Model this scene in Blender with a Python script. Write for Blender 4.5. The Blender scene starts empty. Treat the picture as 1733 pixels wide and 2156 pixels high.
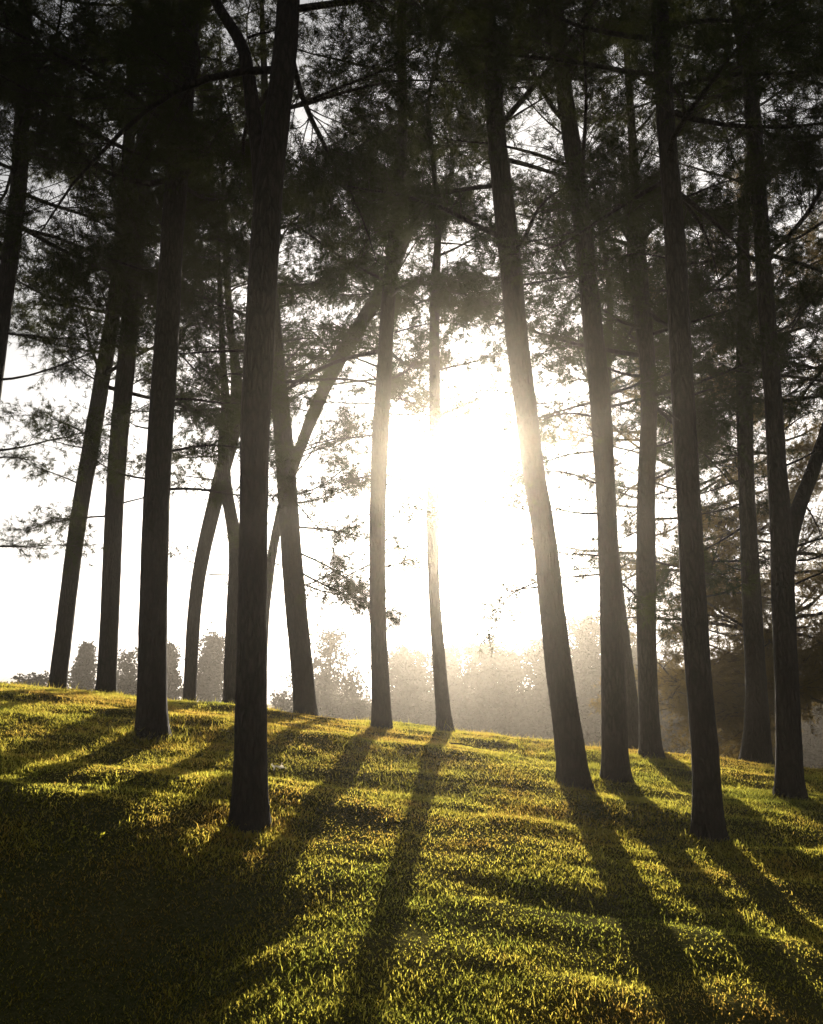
import bpy, math, random
import numpy as np
from mathutils import Vector
random.seed(7)
rng = np.random.default_rng(11)
sc = bpy.context.scene
COL = sc.collection

# ------------------------------------------------------------------ camera
FPX = 1794.0                       # focal length in units of a 1733 x 2156 frame
PITCH = math.atan(412 / FPX)
EYE = np.array([0.0, 0.0, 1.5])
cd = bpy.data.cameras.new('camera')
cam = bpy.data.objects.new('camera', cd)
COL.objects.link(cam)
cam.location = EYE
cam.rotation_euler = (math.pi / 2 + PITCH, 0, 0)
cd.sensor_fit = 'VERTICAL'
cd.sensor_height = 24.0
cd.lens = 24.0 * FPX / 2156.0
cd.clip_end = 1000.0
cd.clip_start = 0.05
sc.camera = cam

# ------------------------------------------------------------------ light
SUN_EL = math.radians(15.2)
SUN_AZ = math.radians(3.9)         # to the right of the view direction
W = bpy.data.worlds.new('World')
sc.world = W
W.use_nodes = True
nt = W.node_tree
bg = nt.nodes['Background']
sky = nt.nodes.new('ShaderNodeTexSky')
sky.sky_type = 'NISHITA'
sky.sun_disc = False
sky.sun_elevation = SUN_EL
sky.sun_rotation = SUN_AZ
sky.air_density = 1.0
sky.dust_density = 4.0
sky.ozone_density = 1.0
hs = nt.nodes.new('ShaderNodeHueSaturation')
hs.inputs['Saturation'].default_value = 0.3
nt.links.new(sky.outputs[0], hs.inputs['Color'])
nt.links.new(hs.outputs[0], bg.inputs[0])
bg.inputs[1].default_value = 0.052

sd = bpy.data.lights.new('sun', 'SUN')
sd.energy = 5.0
sd.angle = math.radians(0.5)
sd.color = (1.0, 0.88, 0.70)
so = bpy.data.objects.new('sun', sd)
COL.objects.link(so)
sv = Vector((math.sin(SUN_AZ) * math.cos(SUN_EL), math.cos(SUN_AZ) * math.cos(SUN_EL), math.sin(SUN_EL)))
so.rotation_euler = sv.to_track_quat('Z', 'Y').to_euler()
so.location = (5, 40, 20)

sc.view_settings.view_transform = 'Standard'
sc.view_settings.look = 'None'
sc.view_settings.exposure = 1.3
sc.view_settings.gamma = 1.0
HAZE = 0.0017
HAZE_G = 0.92

# ------------------------------------------------------------------ helpers
def tag(o, label=None, cat=None, group=None, kind=None):
    if label: o['label'] = label
    if cat: o['category'] = cat
    if group: o['group'] = group
    if kind: o['kind'] = kind
    return o

def empty(name, loc):
    o = bpy.data.objects.new(name, None)
    o.empty_display_size = 0.3
    o.location = loc
    COL.objects.link(o)
    return o

def mesh_obj(name, V, polys, mats, parent=None, smooth=True, matidx=None, cols=None):
    """V (n,3); polys: list of (m,k) int arrays."""
    V = np.asarray(V, dtype=np.float32)
    if parent is not None:
        V = V - np.array(parent.location, dtype=np.float32)
    me = bpy.data.meshes.new(name)
    me.vertices.add(len(V))
    me.vertices.foreach_set('co', V.ravel())
    idx = []; st = []; tot = []; pos = 0
    for P in polys:
        P = np.asarray(P, dtype=np.int32)
        if len(P) == 0: continue
        k = P.shape[1]
        idx.append(P.ravel()); st.append(pos + np.arange(len(P)) * k); tot.append(np.full(len(P), k))
        pos += P.size
    idx = np.concatenate(idx).astype(np.int32)
    st = np.concatenate(st).astype(np.int32)
    tot = np.concatenate(tot).astype(np.int32)
    me.loops.add(len(idx)); me.loops.foreach_set('vertex_index', idx)
    me.polygons.add(len(st)); me.polygons.foreach_set('loop_start', st)
    me.polygons.foreach_set('loop_total', tot)
    if matidx is not None:
        me.polygons.foreach_set('material_index', np.asarray(matidx, dtype=np.int32))
    me.polygons.foreach_set('use_smooth', np.full(len(st), smooth))
    for m in mats: me.materials.append(m)
    me.update(calc_edges=True)
    if cols is not None:
        at = me.attributes.new('tint', 'FLOAT', 'POINT')
        at.data.foreach_set('value', np.asarray(cols, dtype=np.float32))
    o = bpy.data.objects.new(name, me)
    COL.objects.link(o)
    if parent is not None: o.parent = parent
    return o

_T = np.random.default_rng(5).random((64, 64, 64)).astype(np.float32)
def vnoise(x, y, z=0.0):
    x = np.asarray(x, dtype=np.float64); y = np.asarray(y, dtype=np.float64); z = np.asarray(z, dtype=np.float64) + 0 * x
    xi = np.floor(x).astype(int); yi = np.floor(y).astype(int); zi = np.floor(z).astype(int)
    fx = x - xi; fy = y - yi; fz = z - zi
    fx = fx * fx * (3 - 2 * fx); fy = fy * fy * (3 - 2 * fy); fz = fz * fz * (3 - 2 * fz)
    def t(a, b, c): return _T[(xi + a) % 64, (yi + b) % 64, (zi + c) % 64]
    c00 = t(0,0,0) * (1-fx) + t(1,0,0) * fx
    c10 = t(0,1,0) * (1-fx) + t(1,1,0) * fx
    c01 = t(0,0,1) * (1-fx) + t(1,0,1) * fx
    c11 = t(0,1,1) * (1-fx) + t(1,1,1) * fx
    return (c00 * (1-fy) + c10 * fy) * (1-fz) + (c01 * (1-fy) + c11 * fy) * fz - 0.5

def hbase(x, y, a=.139, b=.113, y0=7.9, y1=15., s1=-.30, L=8.):
    x = np.asarray(x, dtype=np.float64); y = np.asarray(y, dtype=np.float64)
    t = np.clip((y - y0) / (y1 - y0), 0, 1)
    z = a * np.minimum(y, y0) + (y1 - y0) * (a * t + (s1 - a) * t * t / 2)
    k = np.maximum(y - y1, 0)
    z = z + s1 * 9 * (1 - np.exp(-k / 9.))
    z = z + 0.012 * np.maximum(y - 40, 0)
    z = z - 0.4 * (1 - np.exp(-np.maximum(-y, 0) / 6)) * 2
    # hollow added on the near left, steep enough to shade itself from the sun
    a_ = np.clip((5.3 - y) / 2.6, 0, 1); b_ = np.clip((-x - .22) / 1.15, 0, 1)
    z = z - .62 * a_ * a_ * (3 - 2 * a_) * b_ * b_ * (3 - 2 * b_)
    return z - b * L * np.tanh(x / L)

def ground(x, y):
    """the slope with its mounds and hummocks"""
    x = np.asarray(x, dtype=np.float64); y = np.asarray(y, dtype=np.float64)
    w = np.clip((y - 1) / 3, 0, 1) * np.clip((60 - y) / 30, 0, 1)
    n = 0.075 * vnoise(x * 0.55 + 33.1, y * 1.25 + 7.7) + 0.075 * vnoise(x * 1.1 + 9.1, y * 2.9 + 1.7) + 0.034 * vnoise(x * 3.1, y * 6.3, 4.2) + 0.012 * vnoise(x * 9, y * 12, 8.5)
    return hbase(x, y) + n * w

def ray(px, py):
    X = (px - 866.5) / FPX; Y = -(py - 1078) / FPX
    return np.array([X, math.cos(PITCH) - Y * math.sin(PITCH), math.sin(PITCH) + Y * math.cos(PITCH)])

def at(px, py, depth):
    d = ray(px, py)
    return EYE + d * (depth / d[1])

def march(px, py):
    d = ray(px, py)
    for s in np.arange(2, 30, .01):
        p = EYE + d * s
        if p[2] < float(ground(p[0], p[1])): return p
    return None

def proj(P):
    q = P - EYE
    f = q[:, 1] * math.cos(PITCH) + q[:, 2] * math.sin(PITCH)
    u = -q[:, 1] * math.sin(PITCH) + q[:, 2] * math.cos(PITCH)
    f = np.where(f < 0.1, 0.1, f)
    return 866.5 + FPX * q[:, 0] / f, 1078 - FPX * u / f

# ------------------------------------------------------------------ materials
def new_mat(name):
    m = bpy.data.materials.new(name); m.use_nodes = True
    n = m.node_tree; n.nodes.clear()
    out = n.nodes.new('ShaderNodeOutputMaterial')
    return m, n, out

def ramp(n, stops):
    r = n.nodes.new('ShaderNodeValToRGB')
    while len(r.color_ramp.elements) < len(stops): r.color_ramp.elements.new(0.5)
    for e, (p, c) in zip(r.color_ramp.elements, stops):
        e.position = p; e.color = (*c, 1)
    return r

def bark_mat(name, c1, c2, scale=1.0):
    m, n, out = new_mat(name)
    tc = n.nodes.new('ShaderNodeTexCoord')
    mp = n.nodes.new('ShaderNodeMapping'); mp.inputs['Scale'].default_value = (30 * scale, 30 * scale, 7 * scale)
    n.links.new(tc.outputs['Object'], mp.inputs[0])
    v = n.nodes.new('ShaderNodeTexVoronoi'); v.feature = 'DISTANCE_TO_EDGE'; v.inputs['Scale'].default_value = 1.0
    nz = n.nodes.new('ShaderNodeTexNoise'); nz.inputs['Scale'].default_value = 2.2; nz.inputs['Detail'].default_value = 8
    n.links.new(mp.outputs[0], nz.inputs[0])
    ad = n.nodes.new('ShaderNodeMixRGB'); ad.blend_type = 'ADD'; ad.inputs[0].default_value = 0.6
    n.links.new(mp.outputs[0], ad.inputs[1]); n.links.new(nz.outputs[1], ad.inputs[2])
    n.links.new(ad.outputs[0], v.inputs[0])
    r = ramp(n, [(0.0, c1), (0.25, c2), (1.0, tuple(min(1, c * 1.4) for c in c2))])
    mul = n.nodes.new('ShaderNodeMath'); mul.operation = 'MULTIPLY'
    n.links.new(v.outputs[0], mul.inputs[0]); n.links.new(nz.outputs[0], mul.inputs[1])
    mm = n.nodes.new('ShaderNodeMath'); mm.operation = 'MULTIPLY'; mm.inputs[1].default_value = 3.0
    n.links.new(mul.outputs[0], mm.inputs[0])
    n.links.new(mm.outputs[0], r.inputs[0])
    b = n.nodes.new('ShaderNodeBsdfPrincipled'); b.inputs['Roughness'].default_value = 0.95
    b.inputs['Specular IOR Level'].default_value = 0.15
    n.links.new(r.outputs[0], b.inputs['Base Color'])
    bp = n.nodes.new('ShaderNodeBump'); bp.inputs['Strength'].default_value = 0.9; bp.inputs['Distance'].default_value = 0.025
    n.links.new(mm.outputs[0], bp.inputs['Height']); n.links.new(bp.outputs[0], b.inputs['Normal'])
    n.links.new(b.outputs[0], out.inputs[0])
    return m

def leaf_mat(name, c1, c2, trans, tmix=0.4, nscale=2.0, use_tint=False):
    m, n, out = new_mat(name)
    if use_tint:
        at_ = n.nodes.new('ShaderNodeAttribute'); at_.attribute_name = 'tint'; fac = at_.outputs['Fac']
    else:
        tc = n.nodes.new('ShaderNodeTexCoord')
        nz = n.nodes.new('ShaderNodeTexNoise'); nz.inputs['Scale'].default_value = nscale; nz.inputs['Detail'].default_value = 5
        n.links.new(tc.outputs['Object'], nz.inputs[0]); fac = nz.outputs[0]
    r = ramp(n, [(0.3, c1), (0.7, c2)])
    r2 = ramp(n, [(0.3, tuple(c * .8 for c in trans)), (0.7, trans)])
    if use_tint:
        r2 = ramp(n, [(0.0, (trans[0] * .48, trans[1] * .62, trans[2] * .6)), (0.35, (trans[0] * .82, trans[1] * .88, trans[2] * .8)), (0.62, trans), (0.85, (trans[0], trans[1] * .80, trans[2])), (1.0, (trans[0] * .80, trans[1] * .62, trans[2] * .8))])
    n.links.new(fac, r.inputs[0]); n.links.new(fac, r2.inputs[0])
    d = n.nodes.new('ShaderNodeBsdfDiffuse'); t = n.nodes.new('ShaderNodeBsdfTranslucent')
    n.links.new(r.outputs[0], d.inputs[0]); n.links.new(r2.outputs[0], t.inputs[0])
    mx = n.nodes.new('ShaderNodeMixShader'); mx.inputs[0].default_value = tmix
    n.links.new(d.outputs[0], mx.inputs[1]); n.links.new(t.outputs[0], mx.inputs[2])
    n.links.new(mx.outputs[0], out.inputs[0])
    return m

M_BARK = bark_mat('pine_bark', (0.011, 0.009, 0.008), (0.019, 0.016, 0.013))
M_TWIG = bark_mat('twig_bark', (0.012, 0.010, 0.008), (0.032, 0.026, 0.020), 2.0)
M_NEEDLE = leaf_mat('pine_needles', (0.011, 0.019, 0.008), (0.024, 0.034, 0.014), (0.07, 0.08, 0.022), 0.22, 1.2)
M_NEEDLE_SUNLIT = leaf_mat('sunlit_needles', (0.045, 0.036, 0.014), (0.085, 0.065, 0.028), (0.28, 0.20, 0.06), 0.35, 1.2)  # warmer copy of the pine needles, with sunlight put into the colour
M_FAR = leaf_mat('far_foliage', (0.020, 0.024, 0.013), (0.028, 0.030, 0.016), (0.04, 0.04, 0.02), 0.03, 0.6)
M_GRASS = leaf_mat('grass_blades', (0.014, 0.026, 0.006), (0.042, 0.044, 0.011), (0.68, 0.58, 0.09), 0.66, 1.0, True)

m, n, out = new_mat('lawn_soil'); M_LAWN = m
tc = n.nodes.new('ShaderNodeTexCoord')
n1 = n.nodes.new('ShaderNodeTexNoise'); n1.inputs['Scale'].default_value = 1.3; n1.inputs['Detail'].default_value = 8
n2 = n.nodes.new('ShaderNodeTexNoise'); n2.inputs['Scale'].default_value = 40; n2.inputs['Detail'].default_value = 6
n.links.new(tc.outputs['Object'], n1.inputs[0]); n.links.new(tc.outputs['Object'], n2.inputs[0])
r = ramp(n, [(0.3, (0.045, 0.052, 0.016)), (0.7, (0.105, 0.090, 0.030))])
mxx = n.nodes.new('ShaderNodeMixRGB'); mxx.inputs[0].default_value = 0.5
n.links.new(n1.outputs[0], mxx.inputs[1]); n.links.new(n2.outputs[0], mxx.inputs[2])
n.links.new(mxx.outputs[0], r.inputs[0])
b = n.nodes.new('ShaderNodeBsdfDiffuse'); n.links.new(r.outputs[0], b.inputs[0])
bp = n.nodes.new('ShaderNodeBump'); bp.inputs['Strength'].default_value = 1.0; bp.inputs['Distance'].default_value = 0.05
n.links.new(n2.outputs[0], bp.inputs['Height']); n.links.new(bp.outputs[0], b.inputs['Normal'])
n.links.new(b.outputs[0], out.inputs[0])

# ------------------------------------------------------------------ ground sheet
def axis(segs):
    out = []
    for a, b_, s in segs: out.append(np.arange(a, b_, s))
    return np.concatenate(out + [[segs[-1][1]]])
gx = axis([(-400, -60, 34), (-60, -12, 3), (-12, -7, .25), (-7, 7, .06), (7, 12, .25), (12, 60, 3), (60, 400, 34)])
gy = axis([(-60, -6, 6), (-6, 1, .4), (1, 13, .06), (13, 22, .3), (22, 60, 2), (60, 400, 20)])
GX, GY = np.meshgrid(gx, gy)
GV = np.stack([GX, GY, ground(GX, GY)], -1).reshape(-1, 3)
nx, ny = len(gx), len(gy)
ii = (np.arange(ny - 1)[:, None] * nx + np.arange(nx - 1)[None, :]).ravel()
g = mesh_obj('ground', GV, [np.stack([ii, ii + 1, ii + nx + 1, ii + nx], 1)], [M_LAWN])
tag(g, 'grassy slope that climbs to a low crest and falls away beyond', kind='structure')

# ------------------------------------------------------------------ tubes
def tube(path, radii, seg=8, bump=0.0, seed=0.0, cap=True):
    P = np.asarray(path, dtype=np.float64); R = np.asarray(radii, dtype=np.float64)
    T = np.gradient(P, axis=0); T /= np.linalg.norm(T, axis=1)[:, None] + 1e-9
    ref = np.array([0.0, 1.0, 0.0]) if abs(T[0][1]) < 0.8 else np.array([1.0, 0, 0])
    A = np.cross(T, ref); A /= np.linalg.norm(A, axis=1)[:, None] + 1e-9
    B = np.cross(T, A)
    th = np.arange(seg) / seg * 2 * math.pi
    c, s = np.cos(th), np.sin(th)
    rr = np.repeat(R[:, None], seg, 1)
    if bump > 0:
        L = np.concatenate([[0], np.cumsum(np.linalg.norm(np.diff(P, axis=0), axis=1))])[:, None] + 0 * th
        a = c[None, :] + 0 * L; b_ = s[None, :] + 0 * L
        nn = 0.9 * vnoise(a * 1.2 + seed, b_ * 1.2 + 5, L * 1.1) + 0.55 * vnoise(a * 3.2 + seed, b_ * 3.2 + 5, L * 5.5) + 0.5 * vnoise(a * 6 + seed, b_ * 6 + 9, L * 14)
        rr = rr * (1 + bump * nn)
    V = P[:, None, :] + A[:, None, :] * (c[None, :] * rr)[..., None] + B[:, None, :] * (s[None, :] * rr)[..., None]
    V = V.reshape(-1, 3)
    k = len(P)
    i = np.arange(k - 1)[:, None] * seg; j = np.arange(seg)[None, :]; j2 = (j + 1) % seg
    Q = np.stack([i + j, i + j2, i + seg + j2, i + seg + j], -1).reshape(-1, 4)
    return V, Q

class Bag:
    """collects quads and tris into one mesh"""
    def __init__(s): s.V = []; s.Q = []; s.T = []; s.n = 0; s.qm = []; s.tm = []; s.c = []
    def add(s, V, Q=None, T=None, mi=0, c=None):
        s.V.append(V)
        if Q is not None and len(Q): s.Q.append(Q + s.n); s.qm.append(np.full(len(Q), mi))
        if T is not None and len(T): s.T.append(T + s.n); s.tm.append(np.full(len(T), mi))
        if c is not None: s.c.append(c)
        s.n += len(V)
    def build(s, name, mats, parent=None, smooth=True):
        polys = []; mi = []
        if s.Q: polys.append(np.concatenate(s.Q)); mi.append(np.concatenate(s.qm))
        if s.T: polys.append(np.concatenate(s.T)); mi.append(np.concatenate(s.tm))
        return mesh_obj(name, np.concatenate(s.V), polys, mats, parent, smooth, np.concatenate(mi), np.concatenate(s.c) if s.c else None)

def needles(C, D, nper, L, wid, spread=0.75):
    """tufts of pine needles: C tuft centres, D twig directions"""
    n_ = len(C)
    if n_ == 0: return None
    C = np.repeat(C, nper, 0); D = np.repeat(D, nper, 0)
    r_ = rng.normal(size=C.shape)
    d = D * 0.85 + r_ * spread
    d /= np.linalg.norm(d, axis=1)[:, None] + 1e-9
    l = L * rng.uniform(.7, 1.15, len(C))
    side = np.cross(d, rng.normal(size=C.shape)); side /= np.linalg.norm(side, axis=1)[:, None] + 1e-9
    base = C + rng.normal(size=C.shape) * 0.008
    tip = base + d * l[:, None]
    tip[:, 2] -= 0.10 * l
    V = np.stack([base - side * wid, base + side * wid, tip], 1).reshape(-1, 3)
    T = np.arange(len(C) * 3).reshape(-1, 3)
    return V, T

# where foliage is thick (9) and where the sky comes through (0), read off the grove
DM = ["89867348889968999765", "89867257878955999755", "78877663788832887644", "89986576898822688987",
      "99965468999944799996", "68857887688854344356", "56558675787654577557", "47545651258754465457",
      "65245453246766553668", "53246632345654546678", "43235524431125666777", "32234422331114565666",
      "11112223541122266654", "10001344341132258765", "00000025401133017776", "00000000000000006766",
      "00000000000000005766", "00000000000000002555"]
DMA = np.array([[int(c) for c in r_] for r_ in DM], dtype=np.float64)
def dens(P):
    px, py = proj(P)
    fx = np.clip(px / 86.65 - 0.5, 0, 18.999); fy = np.clip(py / 90.0 - 0.5, 0, 16.999)
    ix = fx.astype(int); iy = fy.astype(int); tx = fx - ix; ty = fy - iy
    d = (DMA[iy, ix] * (1-tx) + DMA[iy, ix+1] * tx) * (1-ty) + (DMA[iy+1, ix] * (1-tx) + DMA[iy+1, ix+1] * tx) * ty
    off = (px < -40) | (px > 1773) | (py < -30)
    d = np.where(off, 6.5, d)
    return d / 9.0

def curve(p0, d0, L, nseg, droop=0.0, lift=0.0, wob=0.12):
    """a limb: starts at p0 along d0, bends and wobbles"""
    pts = [p0]; d = np.array(d0, dtype=float); st = L / nseg
    w = rng.normal(size=3) * wob
    for i in range(nseg):
        w = w * 0.6 + rng.normal(size=3) * wob
        d = d + w * 0.5; d[2] += (lift - droop * (i / nseg)) / nseg
        d = d / np.linalg.norm(d)
        pts.append(pts[-1] + d * st)
    return np.array(pts)

def interp(P, t):
    f = t * (len(P) - 1); i = min(int(f), len(P) - 2); u = f - i
    return P[i] * (1 - u) + P[i+1] * u, (P[i+1] - P[i]) / (np.linalg.norm(P[i+1] - P[i]) + 1e-9)

ROOTS = []
STAT = dict(tuft=0, tree=0)
def grow_branch(root, bag, p0, d0, L, r0, depth, droop=.5, lift=.2, sub=True, gate=1.0, bare=False, dead=False):
    P = curve(p0, d0, L, 9, droop, lift, .13)
    fl = .58 if gate > 5 else 0.0
    mid = dens(P[3:])
    if not bare and mid.mean() * gate < rng.uniform(0.02, 0.30): return False
    R = r0 * (1 - 0.85 * np.linspace(0, 1, len(P)))
    V, Q = tube(P, R, 6, .15, rng.uniform(0, 50))
    o = mesh_obj('branch', V, [Q], [M_BARK], root)
    ns = int(L / (0.075 if depth < 13 else .11)) + 3
    if bare: ns = int(ns * .8)
    TC = []; TD = []
    for k in range(ns):
        t = rng.uniform(.18, 1.0) if k else 1.0
        q, tg = interp(P, t)
        sidev = np.cross(tg, [0, 0, 1]); sidev /= np.linalg.norm(sidev) + 1e-9
        dd = tg * .75 + sidev * rng.choice([-1, 1]) * rng.uniform(.4, 1.0) + np.array([0, 0, rng.uniform(-.35, .45)])
        dd /= np.linalg.norm(dd)
        sl = L * rng.uniform(.18, .48) * (1.15 - .55 * t)
        S = curve(q, dd, sl, 5, .3, .1, .18)
        dn = dens(S)
        rs = max(.0035, r0 * .28 * (1 - .6 * t))
        dn = np.maximum(dn, fl)
        if not bare and dn.mean() * 1.25 < rng.uniform(0, .55): continue
        V, Q = tube(S, rs * (1 - .7 * np.linspace(0, 1, 6)), 3)
        bag.add(V, Q, mi=1)
        nt_ = int(sl / .06) + 3
        for j in range(nt_):
            tt = 1 - (j / nt_) * .8
            c, g_ = interp(S, tt)
            # short twiglets carry the tufts sideways
            td = g_ + rng.normal(size=3) * .65; td /= np.linalg.norm(td)
            tl = rng.uniform(.05, .22)
            e = c + td * tl
            if rng.random() < .65:
                V = np.array([c + [0, 0, .003], c - [0, 0, .003], e]); bag.add(V, None, np.array([[0, 1, 2]]), mi=1)
            if dead or (bare and rng.random() < .7): continue
            TC.append(e); TD.append(td)
            if rng.random() < .5: TC.append((c + e) / 2); TD.append(td)
    if TC:
        TC = np.array(TC); TD = np.array(TD)
        keep = np.maximum(dens(TC), fl) * 1.3 > rng.uniform(0.05, .85, len(TC))
        TC = TC[keep]; TD = TD[keep]
        STAT['tuft'] += len(TC)
        w = 0.0024 if depth < 9 else (.0029 if depth < 13 else .0040)
        r_ = needles(TC, TD, 15 if depth < 13 else 11, .10, w)
        if r_: bag.add(r_[0], None, r_[1], mi=0)
    return True

def pine(label, pts, depth=None, top=13.5, crown_from=5.0, nb=22, blen=(1.2, 2.6), group='pine trees of the grove', forks=(), extra=(), stubs=3, needle=False):
    """pts: (px, py, width in px) up the trunk as it stands at its distance"""
    if depth is None:
        b0 = march(pts[0][0], pts[0][1]); depth = b0[1]
    ctr = [at(x, y, depth) for x, y, w in pts]
    rad = [w / 2 / FPX * (depth * math.cos(PITCH) + (c[2] - 1.5) * math.sin(PITCH)) * .985 for (x, y, w), c in zip(pts, ctr)]
    # down into the turf
    d0 = ctr[0] - ctr[1]; d0 /= abs(d0[2])
    gz = float(ground(ctr[0][0], depth))
    foot = ctr[0] + d0 * max(0.0, ctr[0][2] - gz + .12)
    rf = rad[0] * 1.06
    root = empty('pine_tree', (foot[0], foot[1], gz)); ROOTS.append((foot[0], foot[1]))
    # up to the top
    du = ctr[-1] - ctr[-2]; du /= np.linalg.norm(du)
    du = du + np.array([0, 0, .15]); du /= np.linalg.norm(du)
    rem = max(0.8, top + gz - ctr[-1][2])
    C = [foot] + ctr + [ctr[-1] + du * rem * .5 + np.array([rng.normal() * .1, 0, 0]), ctr[-1] + du * rem]
    R = [rf] + rad + [rad[-1] * .6, .02]
    C = np.array(C); R = np.array(R)
    s = np.concatenate([[0], np.cumsum(np.linalg.norm(np.diff(C, axis=0), axis=1))])
    ss = np.arange(0, s[-1], .05)
    # smooth the centreline
    def sm(a):
        v = np.interp(ss, s, a); k = 13
        pad = np.concatenate([2 * v[0] - v[k//2:0:-1], v, 2 * v[-1] - v[-2:-k//2-1:-1]])
        return np.convolve(pad, np.ones(k) / k, 'valid')[:len(v)]
    P = np.stack([sm(C[:, 0]), sm(C[:, 1]), sm(C[:, 2])], 1)
    RR = sm(R)
    flare = np.exp(-ss / .14) * .26 + 1
    seed = rng.uniform(0, 60)
    V, Q = tube(P, RR * flare, 28, .085, seed)
    # root lobes at the foot
    Vr = V.reshape(len(P), 28, 3); th_ = np.arange(28) / 28 * 2 * math.pi
    lob = np.maximum(0, np.sin(th_ * 2.5 + seed)) * .55 + np.maximum(0, np.sin(th_ * 4 + seed * 2)) * .25
    am = np.exp(-ss / .09)[:, None] * lob[None, :]
    V = (Vr + (Vr - P[:, None, :]) * am[..., None]).reshape(-1, 3)
    mesh_obj('trunk', V, [Q], [M_BARK], root)
    bag = Bag()
    bag.add(*tube(P[-6:], np.linspace(.02, .008, 6), 4), mi=1)
    # forks: limbs thick enough to be second stems
    for fk in forks:
        fc = np.array([at(x, y, depth + .02 * i) for i, (x, y, w) in enumerate(fk)])
        fr = np.array([w / 2 / FPX * depth * 1.05 for x, y, w in fk])
        s2 = np.concatenate([[0], np.cumsum(np.linalg.norm(np.diff(fc, axis=0), axis=1))])
        tt = np.linspace(0, s2[-1], max(10, int(s2[-1] / .08)))
        k = 5
        FP = []
        for c_ in range(3):
            v = np.interp(tt, s2, fc[:, c_])
            pad = np.concatenate([2 * v[0] - v[2:0:-1], v, 2 * v[-1] - v[-2:-4:-1]])
            FP.append(np.convolve(pad, np.ones(5) / 5, 'valid'))
        FP = np.stack(FP, 1)
        V, Q = tube(FP, np.interp(tt, s2, fr), 12, .1, seed + 9)
        mesh_obj('limb', V, [Q], [M_BARK], root)
    H = P[:, 2] - gz
    made = 0
    nb = int(nb * 1.0)
    for b_ in range(nb * 3):
        if made >= nb: break
        hh = crown_from + (H[-1] - crown_from) * rng.uniform(0, 1) ** 1.0
        i = int(np.searchsorted(H, hh)); i = min(i, len(P) - 2)
        az = rng.uniform(0, 2 * math.pi)
        u = (hh - crown_from) / max(.1, H[-1] - crown_from)
        el = rng.uniform(-.25, .25) + u * .5
        d = np.array([math.cos(az) * math.cos(el), math.sin(az) * math.cos(el), math.sin(el)])
        L = rng.uniform(*blen) * (1.1 - .5 * u)
        r0 = min(RR[i] * .34, .010 + L * .0095)
        if grow_branch(root, bag, P[i] + d * RR[i] * .5, d, L, r0, depth, droop=rng.uniform(.2, .9), lift=rng.uniform(0, .5)): made += 1
    for (x, y, ang, L, bare) in extra:     # limbs the photograph shows: start pixel, angle in the picture plane, length in metres
        p = at(x, y, depth); a = math.radians(ang)
        dy = rng.uniform(-.35, .35)
        d = np.array([math.cos(a), dy, math.sin(a)]); d /= np.linalg.norm(d)
        grow_branch(root, bag, p, d, L, .007 + L * .006, depth, droop=.5, lift=.25, gate=9, bare=bare)
    for k in range(stubs):                 # short dead snags below the crown
        hh = rng.uniform(2.2, crown_from + 1.0)
        i = int(np.searchsorted(H, hh)); i = min(i, len(P) - 2)
        az = rng.uniform(0, 2 * math.pi); el = rng.uniform(-.1, .5)
        d = np.array([math.cos(az) * math.cos(el), math.sin(az) * math.cos(el), math.sin(el)])
        S = curve(P[i] + d * RR[i] * .6, d, rng.uniform(.2, .7), 6, .3, .1, .2)
        V, Q = tube(S, np.linspace(.012, .003, 7), 4)
        mesh_obj('branch', V, [Q], [M_BARK], root)
    bag.build('crown', [M_NEEDLE_SUNLIT if needle else M_NEEDLE, M_TWIG], root, smooth=False)
    tag(root, label, 'tree', group)
    STAT['tree'] += 1
    return root

#==TREES==
# front and middle rows, left to right
pine('dark pine leaning in at the left edge, its foot outside the picture', [(-95, 1560, 54), (-60, 1200, 46), (-22, 850, 40), (8, 632, 36), (30, 483, 34), (42, 370, 33), (50, 150, 29), (54, 0, 26)], depth=8.5, nb=56, crown_from=4.2, blen=(1.2, 2.8),
     extra=[(-30, 950, -8, 1.3, False), (-50, 1150, -5, .9, False), (-10, 800, 5, 1.5, False), (0, 700, 0, 1.3, False)])
pine('slim pine leaning right on the crest, farthest left of the whole trunks', [(120, 1450, 36), (135, 1330, 35), (150, 1200, 34), (170, 1060, 34), (190, 950, 34), (215, 800, 33), (232, 700, 32), (247, 600, 30), (262, 450, 28), (272, 300, 25), (278, 150, 22)], depth=11.8, top=13, crown_from=4.2, nb=26,
     extra=[(215, 805, 165, 1.3, False), (196, 920, 155, 1.2, False), (176, 1025, 150, 1.0, False), (222, 745, 175, 1.9, False), (230, 800, 20, .8, True)])
pine('pine with a kinked upper trunk, between the slim leaning one and the thick left trunk', [(222, 1475, 41), (230, 1330, 39), (235, 1200, 38), (241, 1060, 38), (252, 900, 38), (268, 750, 38), (280, 600, 38), (287, 483, 37), (306, 279, 36), (345, 195, 36), (380, 120, 32)], depth=10.9, top=13, crown_from=4.6, nb=26,
     extra=[(240, 1085, 195, 1.2, False), (255, 1060, 20, .9, True), (262, 820, 35, .8, False)])
pine('thick straight pine left of the forked one, standing in front of the crest', [(320, 1550, 66), (321, 1430, 60), (323, 1300, 58), (328, 1100, 56), (338, 900, 54), (352, 700, 50), (362, 500, 48), (378, 300, 47), (392, 100, 46), (398, 20, 46)], top=13, crown_from=5.2, nb=24,
     extra=[(370, 840, 5, 1.0, False), (360, 950, 8, 1.2, False), (355, 1030, 6, 1.2, False), (318, 1010, 170, .7, False), (408, 370, 25, .7, True), (420, 120, 12, .5, True)])
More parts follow.
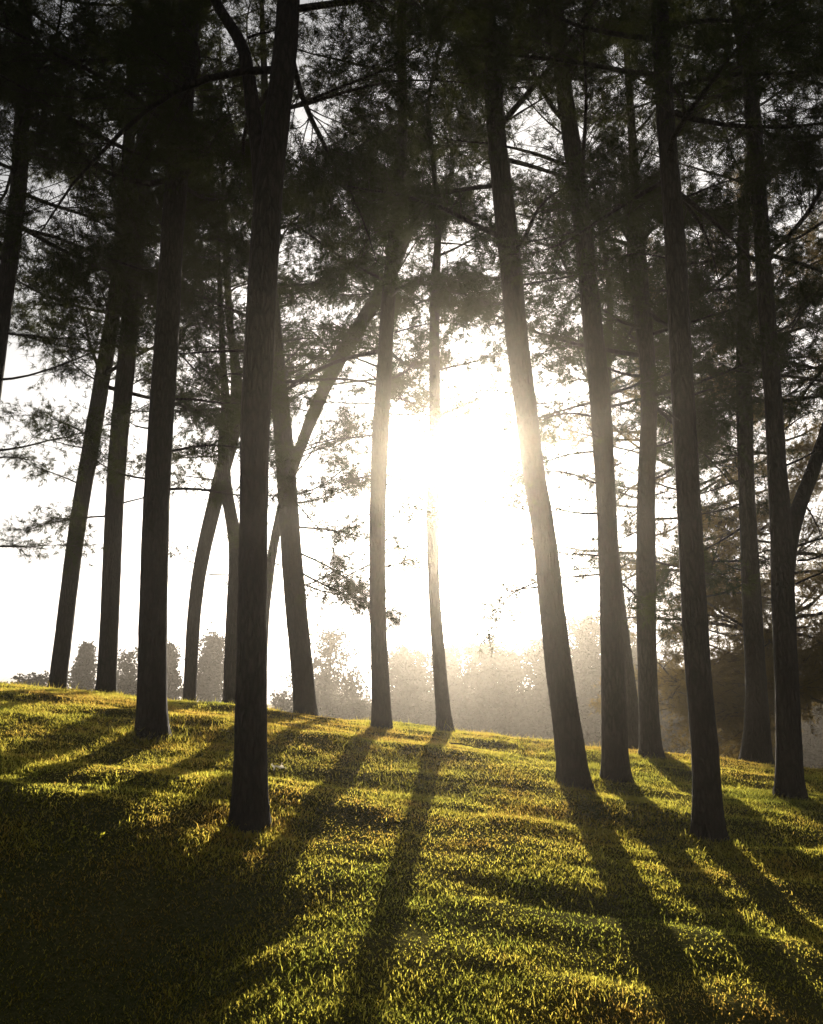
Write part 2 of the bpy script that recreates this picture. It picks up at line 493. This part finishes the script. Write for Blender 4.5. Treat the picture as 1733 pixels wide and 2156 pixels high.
pine('thin crooked pine that crosses another left of the forked pine', [(398, 1485, 27), (408, 1300, 28), (420, 1200, 29), (435, 1130, 30), (452, 1060, 32), (468, 990, 32), (487, 930, 32), (500, 850, 30), (496, 760, 20), (484, 690, 16), (478, 580, 14), (474, 480, 12)], depth=13.2, top=12, crown_from=5.2, nb=26,
     extra=[(470, 1010, 175, 1.1, False), (450, 1040, 155, .7, True), (478, 900, 180, 1.7, False), (478, 840, 170, 1.6, False), (420, 1190, 170, .6, False), (470, 960, 185, 1.4, False), (478, 880, 172, 1.5, False), (490, 880, 10, .7, False), (480, 740, 175, 1.2, False), (440, 1210, 10, .7, False), (498, 800, 60, 1.2, False)])
pine('trunk half hidden behind the left side of the forked pine', [(494, 1492, 50), (498, 1300, 44), (500, 1180, 34), (494, 1120, 28), (480, 1060, 26), (471, 990, 26), (470, 920, 24), (478, 860, 20), (470, 780, 14)], depth=11.6, top=9.5, crown_from=5.6, nb=14)
pine('big forked pine in front, its trunk parting in two near the top', [(525, 1740, 80), (527, 1650, 72), (528, 1550, 68), (530, 1400, 64), (532, 1200, 60), (537, 900, 60), (545, 757, 63), (552, 600, 62), (565, 400, 60), (577, 300, 56), (590, 200, 52), (602, 100, 50), (608, 20, 49)], top=12, crown_from=5.0, nb=22,
     forks=[[(556, 480, 40), (548, 380, 36), (542, 300, 34), (530, 215, 33), (520, 130, 30), (505, 75, 28), (470, 40, 26), (445, -20, 24), (400, -120, 16)]],
     extra=[(612, 226, 18, 1.1, False), (605, 228, 12, 1.4, False), (520, 80, 15, .5, True)])
pine('leaning pine behind the right side of the forked pine', [(645, 1515, 48), (637, 1420, 47), (625, 1300, 46), (615, 1180, 44), (609, 1100, 43), (600, 950, 42), (590, 850, 38), (580, 740, 34), (572, 640, 30), (566, 500, 26)], depth=10.6, top=11.5, crown_from=3.6, nb=24, blen=(1.0, 2.2),
     extra=[(615, 1060, 10, 1.2, False), (625, 1110, -12, 1.4, False), (622, 1160, -30, 1.3, False), (625, 1200, -35, 1.3, False), (628, 1225, -18, 1.0, False), (630, 1235, 3, .8, False), (600, 980, 15, 1.2, False), (585, 830, 20, 1.3, False), (612, 1040, 5, 1.3, False), (605, 1010, 28, 1.1, False), (578, 720, -10, 1.2, False), (583, 770, -20, 1.2, False), (590, 1190, 170, .6, False), (575, 780, 30, .9, True)])
pine('slanting thin pine rising right between the forked pine and the centre trunk', [(548, 1500, 24), (556, 1300, 20), (575, 1150, 19), (595, 1060, 20), (616, 992, 20), (640, 920, 24), (667, 855, 27), (690, 800, 30), (718, 750, 32), (755, 690, 32), (808, 605, 30), (840, 540, 24)], depth=14.0, top=10, crown_from=5.8, nb=16, blen=(.9, 1.9),
     extra=[(600, 1040, -30, 1.3, False), (640, 950, 25, 1.4, False), (660, 870, 160, .9, False), (690, 800, 170, 1.2, False), (720, 740, 40, 1.0, True)])
pine('straight pine left of the sun, casting a shadow down to the left', [(805, 1541, 42), (800, 1420, 38), (796, 1300, 35), (794, 1100, 35), (797, 1000, 35), (802, 900, 35), (808, 800, 33), (816, 650, 31), (830, 500, 28), (842, 400, 24), (848, 280, 22), (846, 120, 20), (845, 20, 19)], depth=9.6, top=14, crown_from=4.2, nb=30,
     extra=[(795, 915, 195, 1.1, False), (790, 1000, 190, .8, False), (800, 850, 170, 1.0, False), (818, 800, 20, 1.0, False), (815, 870, -10, .9, False), (815, 1000, -20, .7, True), (810, 1050, -5, .5, False), (805, 1195, 5, .4, False), (800, 1080, 185, .5, False), (800, 1100, 15, .5, False), (800, 1180, 208, .8, False), (830, 700, 12, 1.0, False)])
pine('slim pine under the sun, right of the centre trunk', [(937, 1546, 34), (927, 1420, 29), (920, 1330, 27), (914, 1250, 25), (910, 1100, 26), (914, 1000, 25), (916, 850, 24), (914, 700, 22), (918, 560, 18), (925, 480, 13)], depth=10.2, top=10.5, crown_from=4.4, nb=26, blen=(1.1, 2.4),
     extra=[(905, 1060, 150, .9, True), (912, 880, 20, 1.2, False), (912, 860, 160, 1.0, False), (916, 780, 10, 1.3, False)])
pine('thick pine right of the sun leaning hard to the left', [(1210, 1655, 68), (1200, 1570, 62), (1187, 1484, 58), (1172, 1370, 56), (1160, 1257, 54), (1143, 1100, 49), (1122, 990, 48), (1110, 875, 47), (1088, 720, 48), (1080, 600, 48), (1067, 483, 48), (1052, 350, 42), (1043, 270, 39), (1035, 149, 40), (1025, 40, 39)], top=12.5, crown_from=4.8, nb=24,
     extra=[(1125, 1080, 170, .4, False), (1130, 1225, 202, .55, False), (1138, 1235, 192, .5, False), (1100, 600, 15, 1.0, False), (1095, 510, 10, .9, False), (1065, 185, 0, .8, True), (1075, 250, 30, .9, True), (1060, 160, 20, .9, False)])
pine('pine leaning left just right of the thick leaning one', [(1296, 1642, 58), (1293, 1540, 54), (1290, 1393, 50), (1283, 1211, 43), (1275, 1030, 43), (1265, 848, 45), (1252, 730, 44), (1243, 632, 42), (1229, 483, 40), (1209, 335, 39), (1197, 250, 36), (1187, 186, 33), (1172, 62, 38), (1166, 10, 38)], top=13, crown_from=4.6, nb=26,
     extra=[(1250, 500, 25, 1.1, True), (1245, 480, 30, 1.1, False), (1205, 300, 145, 1.0, True), (1262, 1020, 165, .8, False), (1262, 1170, 175, .7, True), (1262, 950, 175, .9, False), (1255, 880, 160, .8, False), (1262, 1080, 185, .8, False), (1265, 1210, 178, .6, True), (1300, 1220, -50, .7, False), (1285, 830, 15, .7, False)])
pine('leaning trunk partly hidden behind two pines right of the sun', [(1332, 1582, 44), (1326, 1500, 42), (1314, 1400, 40), (1302, 1300, 36), (1292, 1200, 32), (1280, 1080, 28), (1272, 900, 22)], depth=11.5, top=8.5, crown_from=4.6, nb=14)
pine('pine third in the right-hand row, its base right on the crest', [(1371, 1603, 47), (1366, 1500, 42), (1364, 1439, 41), (1360, 1320, 41), (1360, 1211, 42), (1360, 1030, 37), (1368, 848, 34), (1362, 740, 34), (1350, 640, 40), (1345, 520, 28), (1338, 400, 22), (1332, 300, 18)], depth=9.5, top=12, crown_from=4.0, nb=28,
     forks=[[(1352, 690, 22), (1334, 590, 18), (1326, 500, 15), (1322, 430, 12), (1316, 350, 8)]],
     extra=[(1375, 1010, 15, 1.0, False), (1345, 1050, 160, .6, False), (1340, 1120, 200, .7, False), (1375, 1180, -20, 1.0, False), (1380, 940, 10, 1.1, False)])
pine('near pine at the right whose foot stands lowest of the right row', [(1492, 1765, 66), (1488, 1640, 58), (1482, 1540, 56), (1470, 1439, 55), (1465, 1330, 54), (1458, 1211, 52), (1449, 1030, 49), (1439, 848, 47), (1428, 632, 44), (1420, 483, 42), (1408, 335, 40), (1396, 180, 38), (1388, 20, 36)], top=12, crown_from=5.0, nb=26,
     extra=[(1440, 560, 150, .6, False), (1410, 430, 20, 1.0, False)])
pine('pine behind the right row with bare spreading boughs on its left', [(1592, 1612, 66), (1594, 1530, 52), (1592, 1439, 42), (1585, 1300, 40), (1580, 1211, 38), (1572, 1030, 33), (1568, 893, 33), (1566, 750, 32), (1566, 632, 30), (1564, 483, 24), (1572, 400, 20), (1580, 330, 15)], depth=10.6, top=11, crown_from=3.4, nb=26,
     extra=[(1555, 640, 160, 1.2, True), (1552, 590, 140, 1.0, True), (1556, 510, 175, 1.1, True), (1556, 540, 155, 1.2, True), (1560, 1010, 200, 1.3, True), (1560, 1060, 205, 1.4, True), (1562, 1110, 215, 1.3, False), (1565, 1230, 200, 1.2, True), (1570, 1180, 190, 1.4, False), (1560, 960, 175, 1.0, False)])
pine('pine with a side limb rising to the right, close to the right edge', [(1663, 1678, 58), (1661, 1560, 52), (1657, 1439, 48), (1650, 1300, 47), (1648, 1211, 46), (1645, 1100, 46), (1638, 1030, 42), (1632, 893, 37), (1622, 750, 35), (1610, 600, 33), (1603, 483, 32), (1592, 335, 35), (1577, 149, 31), (1560, 62, 29), (1552, 0, 28)], top=13, crown_from=4.2, nb=28,
     forks=[[(1655, 1200, 36), (1662, 1130, 34), (1684, 1060, 30), (1712, 990, 28), (1750, 880, 26), (1790, 700, 22), (1810, 500, 16)]],
     extra=[(1685, 1050, -35, .7, True), (1680, 1150, 15, .7, True), (1678, 1180, -10, .7, True), (1675, 1230, 25, .7, True), (1630, 700, 15, .9, False), (1610, 300, -20, .7, True), (1600, 80, 40, .8, True)])
pine('pine standing outside the right edge, its boughs reaching into the picture', [(1830, 1700, 60), (1815, 1300, 52), (1800, 900, 46), (1790, 500, 40), (1780, 200, 36), (1772, 20, 34)], depth=9.0, top=13, crown_from=3.0, nb=34, blen=(1.3, 2.6))
# second row, beyond the crest
pine('pale hazy pine low behind the right row, its needles coloured as if sunlit', [(1480, 1590, 30), (1465, 1300, 26), (1449, 1000, 22), (1430, 750, 18)], depth=17.0, top=12, crown_from=1.6, nb=62, blen=(1.6, 3.6), needle=True, group='pine trees beyond the crest',
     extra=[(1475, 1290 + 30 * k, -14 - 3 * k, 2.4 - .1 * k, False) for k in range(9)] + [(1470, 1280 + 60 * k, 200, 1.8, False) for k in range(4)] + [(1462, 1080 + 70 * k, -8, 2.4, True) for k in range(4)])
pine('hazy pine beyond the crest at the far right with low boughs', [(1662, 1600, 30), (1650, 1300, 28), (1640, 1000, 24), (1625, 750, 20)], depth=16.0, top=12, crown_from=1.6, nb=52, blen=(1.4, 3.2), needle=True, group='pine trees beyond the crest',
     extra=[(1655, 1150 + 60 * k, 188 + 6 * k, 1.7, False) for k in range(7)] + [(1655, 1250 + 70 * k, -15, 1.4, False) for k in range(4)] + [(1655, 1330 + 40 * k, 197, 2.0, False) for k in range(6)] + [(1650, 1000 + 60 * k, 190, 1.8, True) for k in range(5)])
pine('hazy pine beyond the crest hidden behind the pine on the crest', [(1370, 1590, 24), (1364, 1300, 22), (1361, 1000, 20), (1352, 700, 16)], depth=18.0, top=14, crown_from=4.6, nb=46, blen=(1.4, 2.8), group='pine trees beyond the crest')
pine('hazy pine beyond the crest right behind the straight centre pine', [(806, 1540, 24), (797, 1300, 22), (799, 1000, 20), (812, 700, 16), (835, 450, 14)], depth=15.5, top=13, crown_from=6.6, nb=44, blen=(1.3, 2.8), group='pine trees beyond the crest')

# unseen pines added around the viewer to block sky light
def copy_tree(o, parent=None):
    c = o.copy(); COL.objects.link(c)
    if parent is not None: c.parent = parent
    for ch in list(o.children): copy_tree(ch, c)
    return c
src = [o for o in bpy.data.objects if o.name.startswith('pine_tree') and o.parent is None]
for i, (x, y, a) in enumerate([(-3.4, -1.6, .5), (2.6, -2.6, 2.1), (-.8, -5.0, 3.9), (6.0, -4.2, 1.1), (-7.4, -3.9, 5.0), (3.2, -7.6, 2.7), (-4.0, -8.3, .2)]):
    c = copy_tree(src[(i * 3 + 3) % 18])
    c.location = (x, y, float(ground(x, y))); c.rotation_euler = (0, 0, a)
    c['label'] = 'unseen pine added beside or behind the viewer to block sky light'
    c['group'] = 'unseen pines added for shade'
#==GRASS==
def make_grass():
    N = 1150000
    # more blades near the eye
    y = 2.0 + 11.5 * rng.random(N * 2) ** 1.15
    keep = rng.random(N * 2) < np.clip((1.1 * y + 3.0) / 16, 0, 1)
    y = y[keep][:N]
    hw = .55 * y + 1.4
    x = rng.uniform(-1, 1, len(y)) * hw
    cl = vnoise(x * 2.3, y * 2.3, 1.5) + .6 * vnoise(x * 7, y * 7, 3.5)
    keep = rng.random(len(y)) < np.clip(.75 + cl * 1.1, .15, 1)
    x = x[keep]; y = y[keep]; cl = cl[keep]
    z = ground(x, y)
    n_ = len(x)
    ht = rng.gamma(6, .0031, n_) * (1 + .8 * np.clip(cl, -.5, .8))
    tall = rng.random(n_) < np.where(y > 8.8, .022, .006)
    for rx, ry in ROOTS:
        near = np.hypot(x - rx, y - ry); ht = ht * (1 + .9 * np.exp(-(near / .22) ** 2))
    ht = np.where(tall, ht * 2.6, ht)
    ht *= np.clip(.75 + y * .02, 0, 1.1)
    az = rng.uniform(0, 2 * math.pi, n_)
    lean = rng.uniform(.3, 2.2, n_) * ht
    w = .0011 + .00022 * y + rng.uniform(0, .0010, n_)
    sx = -np.sin(az) * w; sy = np.cos(az) * w
    lx = np.cos(az) * lean; ly = np.sin(az) * lean
    base = np.stack([x, y, z - .004], 1)
    S = np.stack([sx, sy, 0 * sx], 1)
    Lv = np.stack([lx, ly, ht], 1)
    M = base + Lv * np.array([.35, .35, .62])
    tip = base + Lv
    nr = y < 6.5; fr = ~nr
    V = np.stack([base - S, base + S, M + S * .8, M - S * .8, tip], 1)[nr].reshape(-1, 3)
    k = np.arange(nr.sum())[:, None] * 5
    Q = k + np.array([[0, 1, 2, 3]]); T = k + np.array([[3, 2, 4]])
    V2 = np.stack([base - S, base + S, tip], 1)[fr].reshape(-1, 3)
    T = np.concatenate([T, len(V) + np.arange(len(V2)).reshape(-1, 3)]); V = np.concatenate([V, V2])
    tint = np.clip(.5 + .9 * vnoise(x * .9, y * .9, 6.1) + .5 * vnoise(x * 5, y * 5, 2.1) + rng.normal(0, .14, n_), 0, 1)
    o = mesh_obj('grass', V, [Q, T], [M_GRASS], None, False, None, np.concatenate([np.repeat(tint[nr], 5), np.repeat(tint[fr], 3)]))
    tag(o, 'short tufted lawn grass glowing yellow green between the shadows', 'grass', kind='stuff')
make_grass()

#==FAR==
def blob_tree(name, label, px, top_py, wid_px, depth, kind, base_py=None, dens_=1.0, group='trees beyond the slope'):
    base = at(px, 1500, depth); gz = float(ground(base[0], depth))
    topz = at(px, top_py, depth)[2]
    H = topz - gz; Wd = wid_px / FPX * depth
    root = empty(name, (base[0], depth, gz))
    bx = base[0]
    P = curve(np.array([bx, depth, gz - .2]), (rng.normal() * .03, 0, 1), H * .95, 10, 0, 0, .03)
    V, Q = tube(P, np.linspace(max(.09, H * .018), .02, 11), 8, .1, rng.uniform(0, 9))
    mesh_obj('trunk', V, [Q], [M_BARK], root)
    bag = Bag()
    C = []
    nl = int((40 if kind in ('conifer', 'column') else 30) * dens_)
    for k in range(nl):
        u = (k + .5) / nl
        if kind == 'conifer': hh = .10 + .89 * u; r_ = Wd / 2 * (1.02 - hh) ** .95 * (.72 + .5 * ((k % 5) / 4)) * 1.2
        elif kind == 'column': hh = .04 + .94 * u; r_ = Wd / 2 * min(1, (1.02 - hh) * 2.6) ** .7 * rng.uniform(.75, 1.1)
        elif kind == 'loose': hh = .18 + .8 * u; r_ = Wd / 2 * math.sin(math.pi * min(1, .25 + .75 * (1 - hh) + .02)) ** .6 * rng.uniform(.35, 1.15)
        else: hh = .06 + .88 * u; r_ = Wd / 2 * math.sqrt(max(.05, 1 - (abs(hh - .42) / .62) ** 2.2)) * rng.uniform(.5, 1.2)
        az = k * 2.4 + rng.normal() * .4
        q, _ = interp(P, min(1, hh))
        e = q + np.array([math.cos(az) * r_, math.sin(az) * r_, (.02 if kind == 'conifer' else .3) * r_ + rng.normal() * .1])
        Lm = curve(q, (e - q) / (np.linalg.norm(e - q) + 1e-6), np.linalg.norm(e - q), 5, .1, .1, .08)
        V, Q = tube(Lm, np.linspace(.05, .012, 6), 3); bag.add(V, Q, mi=1)
        m_ = int(np.clip(9 * r_ + 3, 4, 22) * (1 if kind != 'loose' else .6))
        t = rng.uniform(.1, 1.05, m_)
        cc = np.array([interp(Lm, min(1, tt))[0] for tt in t]) + rng.normal(size=(m_, 3)) * np.array([.35, .35, .2]) * (.5 + .12 * H / 3) * (.5 if kind == 'conifer' else 1)
        C.append(cc)
    C = np.concatenate(C)
    nl_ = 34 if kind != 'loose' else 18
    L = np.repeat(C, nl_, 0) + rng.normal(size=(len(C) * nl_, 3)) * .17
    a = rng.normal(size=L.shape); a /= np.linalg.norm(a, axis=1)[:, None]
    b_ = np.cross(a, rng.normal(size=L.shape)); b_ /= np.linalg.norm(b_, axis=1)[:, None]
    sz = rng.uniform(.04, .13, len(L))[:, None] * (depth / 55) ** .5
    V = np.stack([L - a * sz, L + b_ * sz * .6, L + a * sz, L - b_ * sz * .6], 1).reshape(-1, 3)
    Q = np.arange(len(L) * 4).reshape(-1, 4)
    bag.add(V, Q, mi=0)
    bag.build('crown', [M_FAR, M_TWIG], root, smooth=False)
    tag(root, label, 'tree' if 'bush' not in name else 'bush', group)
    return len(L)

FARS = [
 ('round_bush', 'low brownish bush at the far left edge of the crest', 70, 1408, 95, 45, 'round'),
 ('conifer_tree', 'hazy spiky conifer between the two leftmost whole trunks', 160, 1338, 90, 50, 'conifer'),
 ('broadleaf_tree', 'thin see-through tree left of the thick left trunk', 268, 1362, 85, 50, 'loose'),
 ('broadleaf_tree', 'low dense tree in front of the thin see-through one', 262, 1425, 80, 44, 'round'),
 ('conifer_tree', 'narrow conifer peeping out right of the thick left trunk', 358, 1328, 62, 50, 'conifer'),
 ('conifer_tree', 'tall dense column-shaped conifer beside the thin crooked pine', 438, 1312, 66, 48, 'column'),
 ('round_bush', 'low bush between the forked pine and the leaning pine behind it', 590, 1458, 75, 46, 'loose'),
 ('broadleaf_tree', 'tall open-crowned tree right of the leaning pine behind the fork', 688, 1305, 110, 46, 'loose'),
 ('young_tree', 'slender young tree left of the centre trunk', 751, 1392, 46, 44, 'loose'),
 ('round_bush', 'dense low bush directly left of the centre trunk foot', 745, 1468, 90, 48, 'round'),
 ('broadleaf_tree', 'rounded hazy tree between the centre trunk and the slim pine', 858, 1345, 120, 50, 'round'),
 ('broadleaf_tree', 'hazy tree whose top shows just right of the slim pine', 962, 1335, 90, 54, 'round'),
 ('broadleaf_tree', 'broad dense hazy tree left of the thick leaning pine', 1058, 1332, 180, 50, 'round'),
 ('broadleaf_tree', 'hazy tree mostly hidden behind the thick leaning pine', 1150, 1312, 120, 48, 'round'),
 ('broadleaf_tree', 'tall hazy dome-shaped tree between the two leaning right-hand pines', 1255, 1262, 130, 50, 'round'),
 ('broadleaf_tree', 'dark hazy tree behind the pine on the crest', 1345, 1305, 130, 54, 'round'),
 ('broadleaf_tree', 'grey hazy tree filling the gap left of the near right pine', 1425, 1375, 120, 56, 'round'),
 ('broadleaf_tree', 'grey hazy tree filling the gap right of the near right pine', 1530, 1400, 130, 58, 'round'),
 ('broadleaf_tree', 'grey hazy tree behind the last two trunks on the right', 1625, 1385, 120, 56, 'round'),
 ('broadleaf_tree', 'grey hazy tree at the right edge', 1720, 1405, 130, 56, 'round'),
 ('round_bush', 'dark low bush left of the slim pine foot', 880, 1470, 110, 42, 'round'),
 ('round_bush', 'dark low bush right of the slim pine foot', 1000, 1480, 130, 42, 'round'),
 ('round_bush', 'dark low bush beside the thick leaning pine foot', 1110, 1490, 120, 42, 'round'),
]
nq = 0
for nm, lb, px, ty, w, d, kd in FARS:
    nq += blob_tree(nm, lb, px, ty, w, d, kd, dens_=1.0 + w / 150)
print('far leaves', nq)

# the wood that closes the view far behind
def far_wood():
    pts = []
    for k in range(2600):
        y = rng.uniform(66, 90); x = rng.uniform(-.12 * y, .75 * y)
        gz = float(ground(x, y)); hmax = 2.6 + 1.6 * math.sin(x * .5) + .8 * math.sin(x * 1.3 + 1) + rng.uniform(0, 1.4) + (2.0 if x > 6 else 0)
        m_ = 7
        c = np.stack([x + rng.normal(0, .9, m_), y + rng.normal(0, .9, m_), gz + rng.uniform(0, hmax, m_)], 1)
        pts.append(c)
    C = np.concatenate(pts)
    L = np.repeat(C, 14, 0) + rng.normal(size=(len(C) * 14, 3)) * .4
    a = rng.normal(size=L.shape); a /= np.linalg.norm(a, axis=1)[:, None]
    b_ = np.cross(a, rng.normal(size=L.shape)); b_ /= np.linalg.norm(b_, axis=1)[:, None]
    sz = rng.uniform(.09, .24, len(L))[:, None]
    V = np.stack([L - a * sz, L + b_ * sz * .7, L + a * sz, L - b_ * sz * .7], 1).reshape(-1, 3)
    o = mesh_obj('woodland', V, [np.arange(len(L) * 4).reshape(-1, 4)], [M_FAR], None, False)
    tag(o, 'far-off wood closing the view behind the hazy trees', 'woodland', kind='stuff')
far_wood()

#==SMALL==
def scrap():
    p = march(585, 1625)
    m_, n_, out_ = new_mat('white_paper')
    d_ = n_.nodes.new('ShaderNodeBsdfDiffuse'); d_.inputs[0].default_value = (.8, .78, .74, 1)
    t_ = n_.nodes.new('ShaderNodeBsdfTranslucent'); t_.inputs[0].default_value = (.85, .82, .76, 1)
    b_ = n_.nodes.new('ShaderNodeMixShader'); n_.links.new(d_.outputs[0], b_.inputs[1]); n_.links.new(t_.outputs[0], b_.inputs[2])
    n_.links.new(b_.outputs[0], out_.inputs[0])
    k = 9
    u = np.linspace(-1, 1, k); U, Vv = np.meshgrid(u, u)
    X = U * .045 * (1 + .8 * vnoise(U * 3, Vv * 3, 2)) * (1 - .35 * Vv * U); Y = Vv * .012 + .02 * vnoise(U * 2.5, Vv * 2.5, 7)
    Z = .030 + .014 * Vv + .034 * vnoise(U * 2.6, Vv * .8, 5)
    V = np.stack([p[0] + X, p[1] + Y, p[2] + Z + .01], -1).reshape(-1, 3)
    i = (np.arange(k-1)[:, None] * k + np.arange(k-1)[None, :]).ravel()
    o = mesh_obj('paper_scrap', V, [np.stack([i, i+1, i+k+1, i+k], 1)], [m_], None, False)
    md = o.modifiers.new('thick', 'SOLIDIFY'); md.thickness = .0015
    tag(o, 'small crumpled white scrap lying on the lawn right of the forked pine', 'litter')
scrap()

def twig(px, py, L, ang, label):
    p = march(px, py); 
    S = curve(p + [0, 0, .035], (math.cos(ang), math.sin(ang), .05), L, 8, 0, 0, .15)
    for q in S: q[2] = float(ground(q[0], q[1])) + .03 + rng.uniform(0, .012)
    b_ = Bag(); b_.add(*tube(S, np.linspace(.008, .003, 9), 6, .1))
    b_.add(*tube(curve(S[4], (.5, .6, .3), L * .35, 4, 0, 0, .1), np.linspace(.004, .002, 5), 5))
    o = b_.build('fallen_twig', [M_BARK]); tag(o, label, 'twig')
twig(948, 1572, .30, .1, 'fallen twig on the lit grass by the slim pine foot')

M_WEED = leaf_mat('weed_leaves', (0.06, 0.09, 0.02), (0.14, 0.13, 0.03), (0.42, 0.40, 0.04), .6, 9)
def weed(px, py, H, nst, label):
    p = march(px, py)
    root = empty('weed_plant', p)
    for k in range(nst):
        lv = Bag()
        S = curve(p + np.array([rng.normal() * .03, rng.normal() * .03, -.01]), (rng.normal() * .35, rng.normal() * .35, 1), H * rng.uniform(.6, 1.1), 6, 0, 0, .12)
        sv_, sq_ = tube(S, np.linspace(.0025, .001, 7), 4); st_ = mesh_obj('stem', sv_, [sq_], [M_TWIG], root)
        for j in range(9):
            c, g_ = interp(S, rng.uniform(.25, 1))
            a = rng.normal(size=3) + [0, 0, .4]; a /= np.linalg.norm(a)
            s_ = np.cross(a, rng.normal(size=3)); s_ /= np.linalg.norm(s_)
            l = rng.uniform(.012, .026)
            V = np.array([c, c + a * l * .5 + s_ * l * .3, c + a * l, c + a * l * .5 - s_ * l * .3])
            lv.add(V - np.array(p), np.array([[0, 1, 2, 3]]))
        lc = lv.build('leaf_cluster', [M_WEED], None, smooth=False); lc.parent = st_
    tag(root, label, 'plant', 'weeds in the lawn')
for a in [(152, 1768, .13, 4, 'yellow-leaved sprouting weed in the shade at the lower left'),
          (1108, 1592, .22, 6, 'bushy weed on the crest left of the thick leaning pine'),
          (955, 2010, .10, 3, 'small leafy weed near the bottom middle'),
          (208, 1775, .10, 3, 'small yellowish weed right of the sprouting one at lower left'),
          (1335, 1850, .09, 3, 'small weed beside the long shadow of the thick leaning pine')]: weed(*a)

#==HAZE==
m_, n_, out_ = new_mat('haze_air')
pv = n_.nodes.new('ShaderNodeVolumePrincipled')
pv.inputs['Color'].default_value = (1.0, .925, .82, 1)
pv.inputs['Density'].default_value = HAZE
pv.inputs['Anisotropy'].default_value = HAZE_G
n_.links.new(pv.outputs[0], out_.inputs['Volume'])
x0, x1, y0, y1, z0, z1 = -95, 95, -12, 130, -6, 17
V = np.array([(x, y, z) for z in (z0, z1) for y in (y0, y1) for x in (x0, x1)], dtype=float)
HQ = np.array([[0, 2, 3, 1], [4, 5, 7, 6], [0, 1, 5, 4], [2, 6, 7, 3], [0, 4, 6, 2], [1, 3, 7, 5]])
hz = mesh_obj('haze', V, [HQ], [m_], None, False)
tag(hz, 'thin morning mist lit by the low sun', 'haze', kind='stuff')
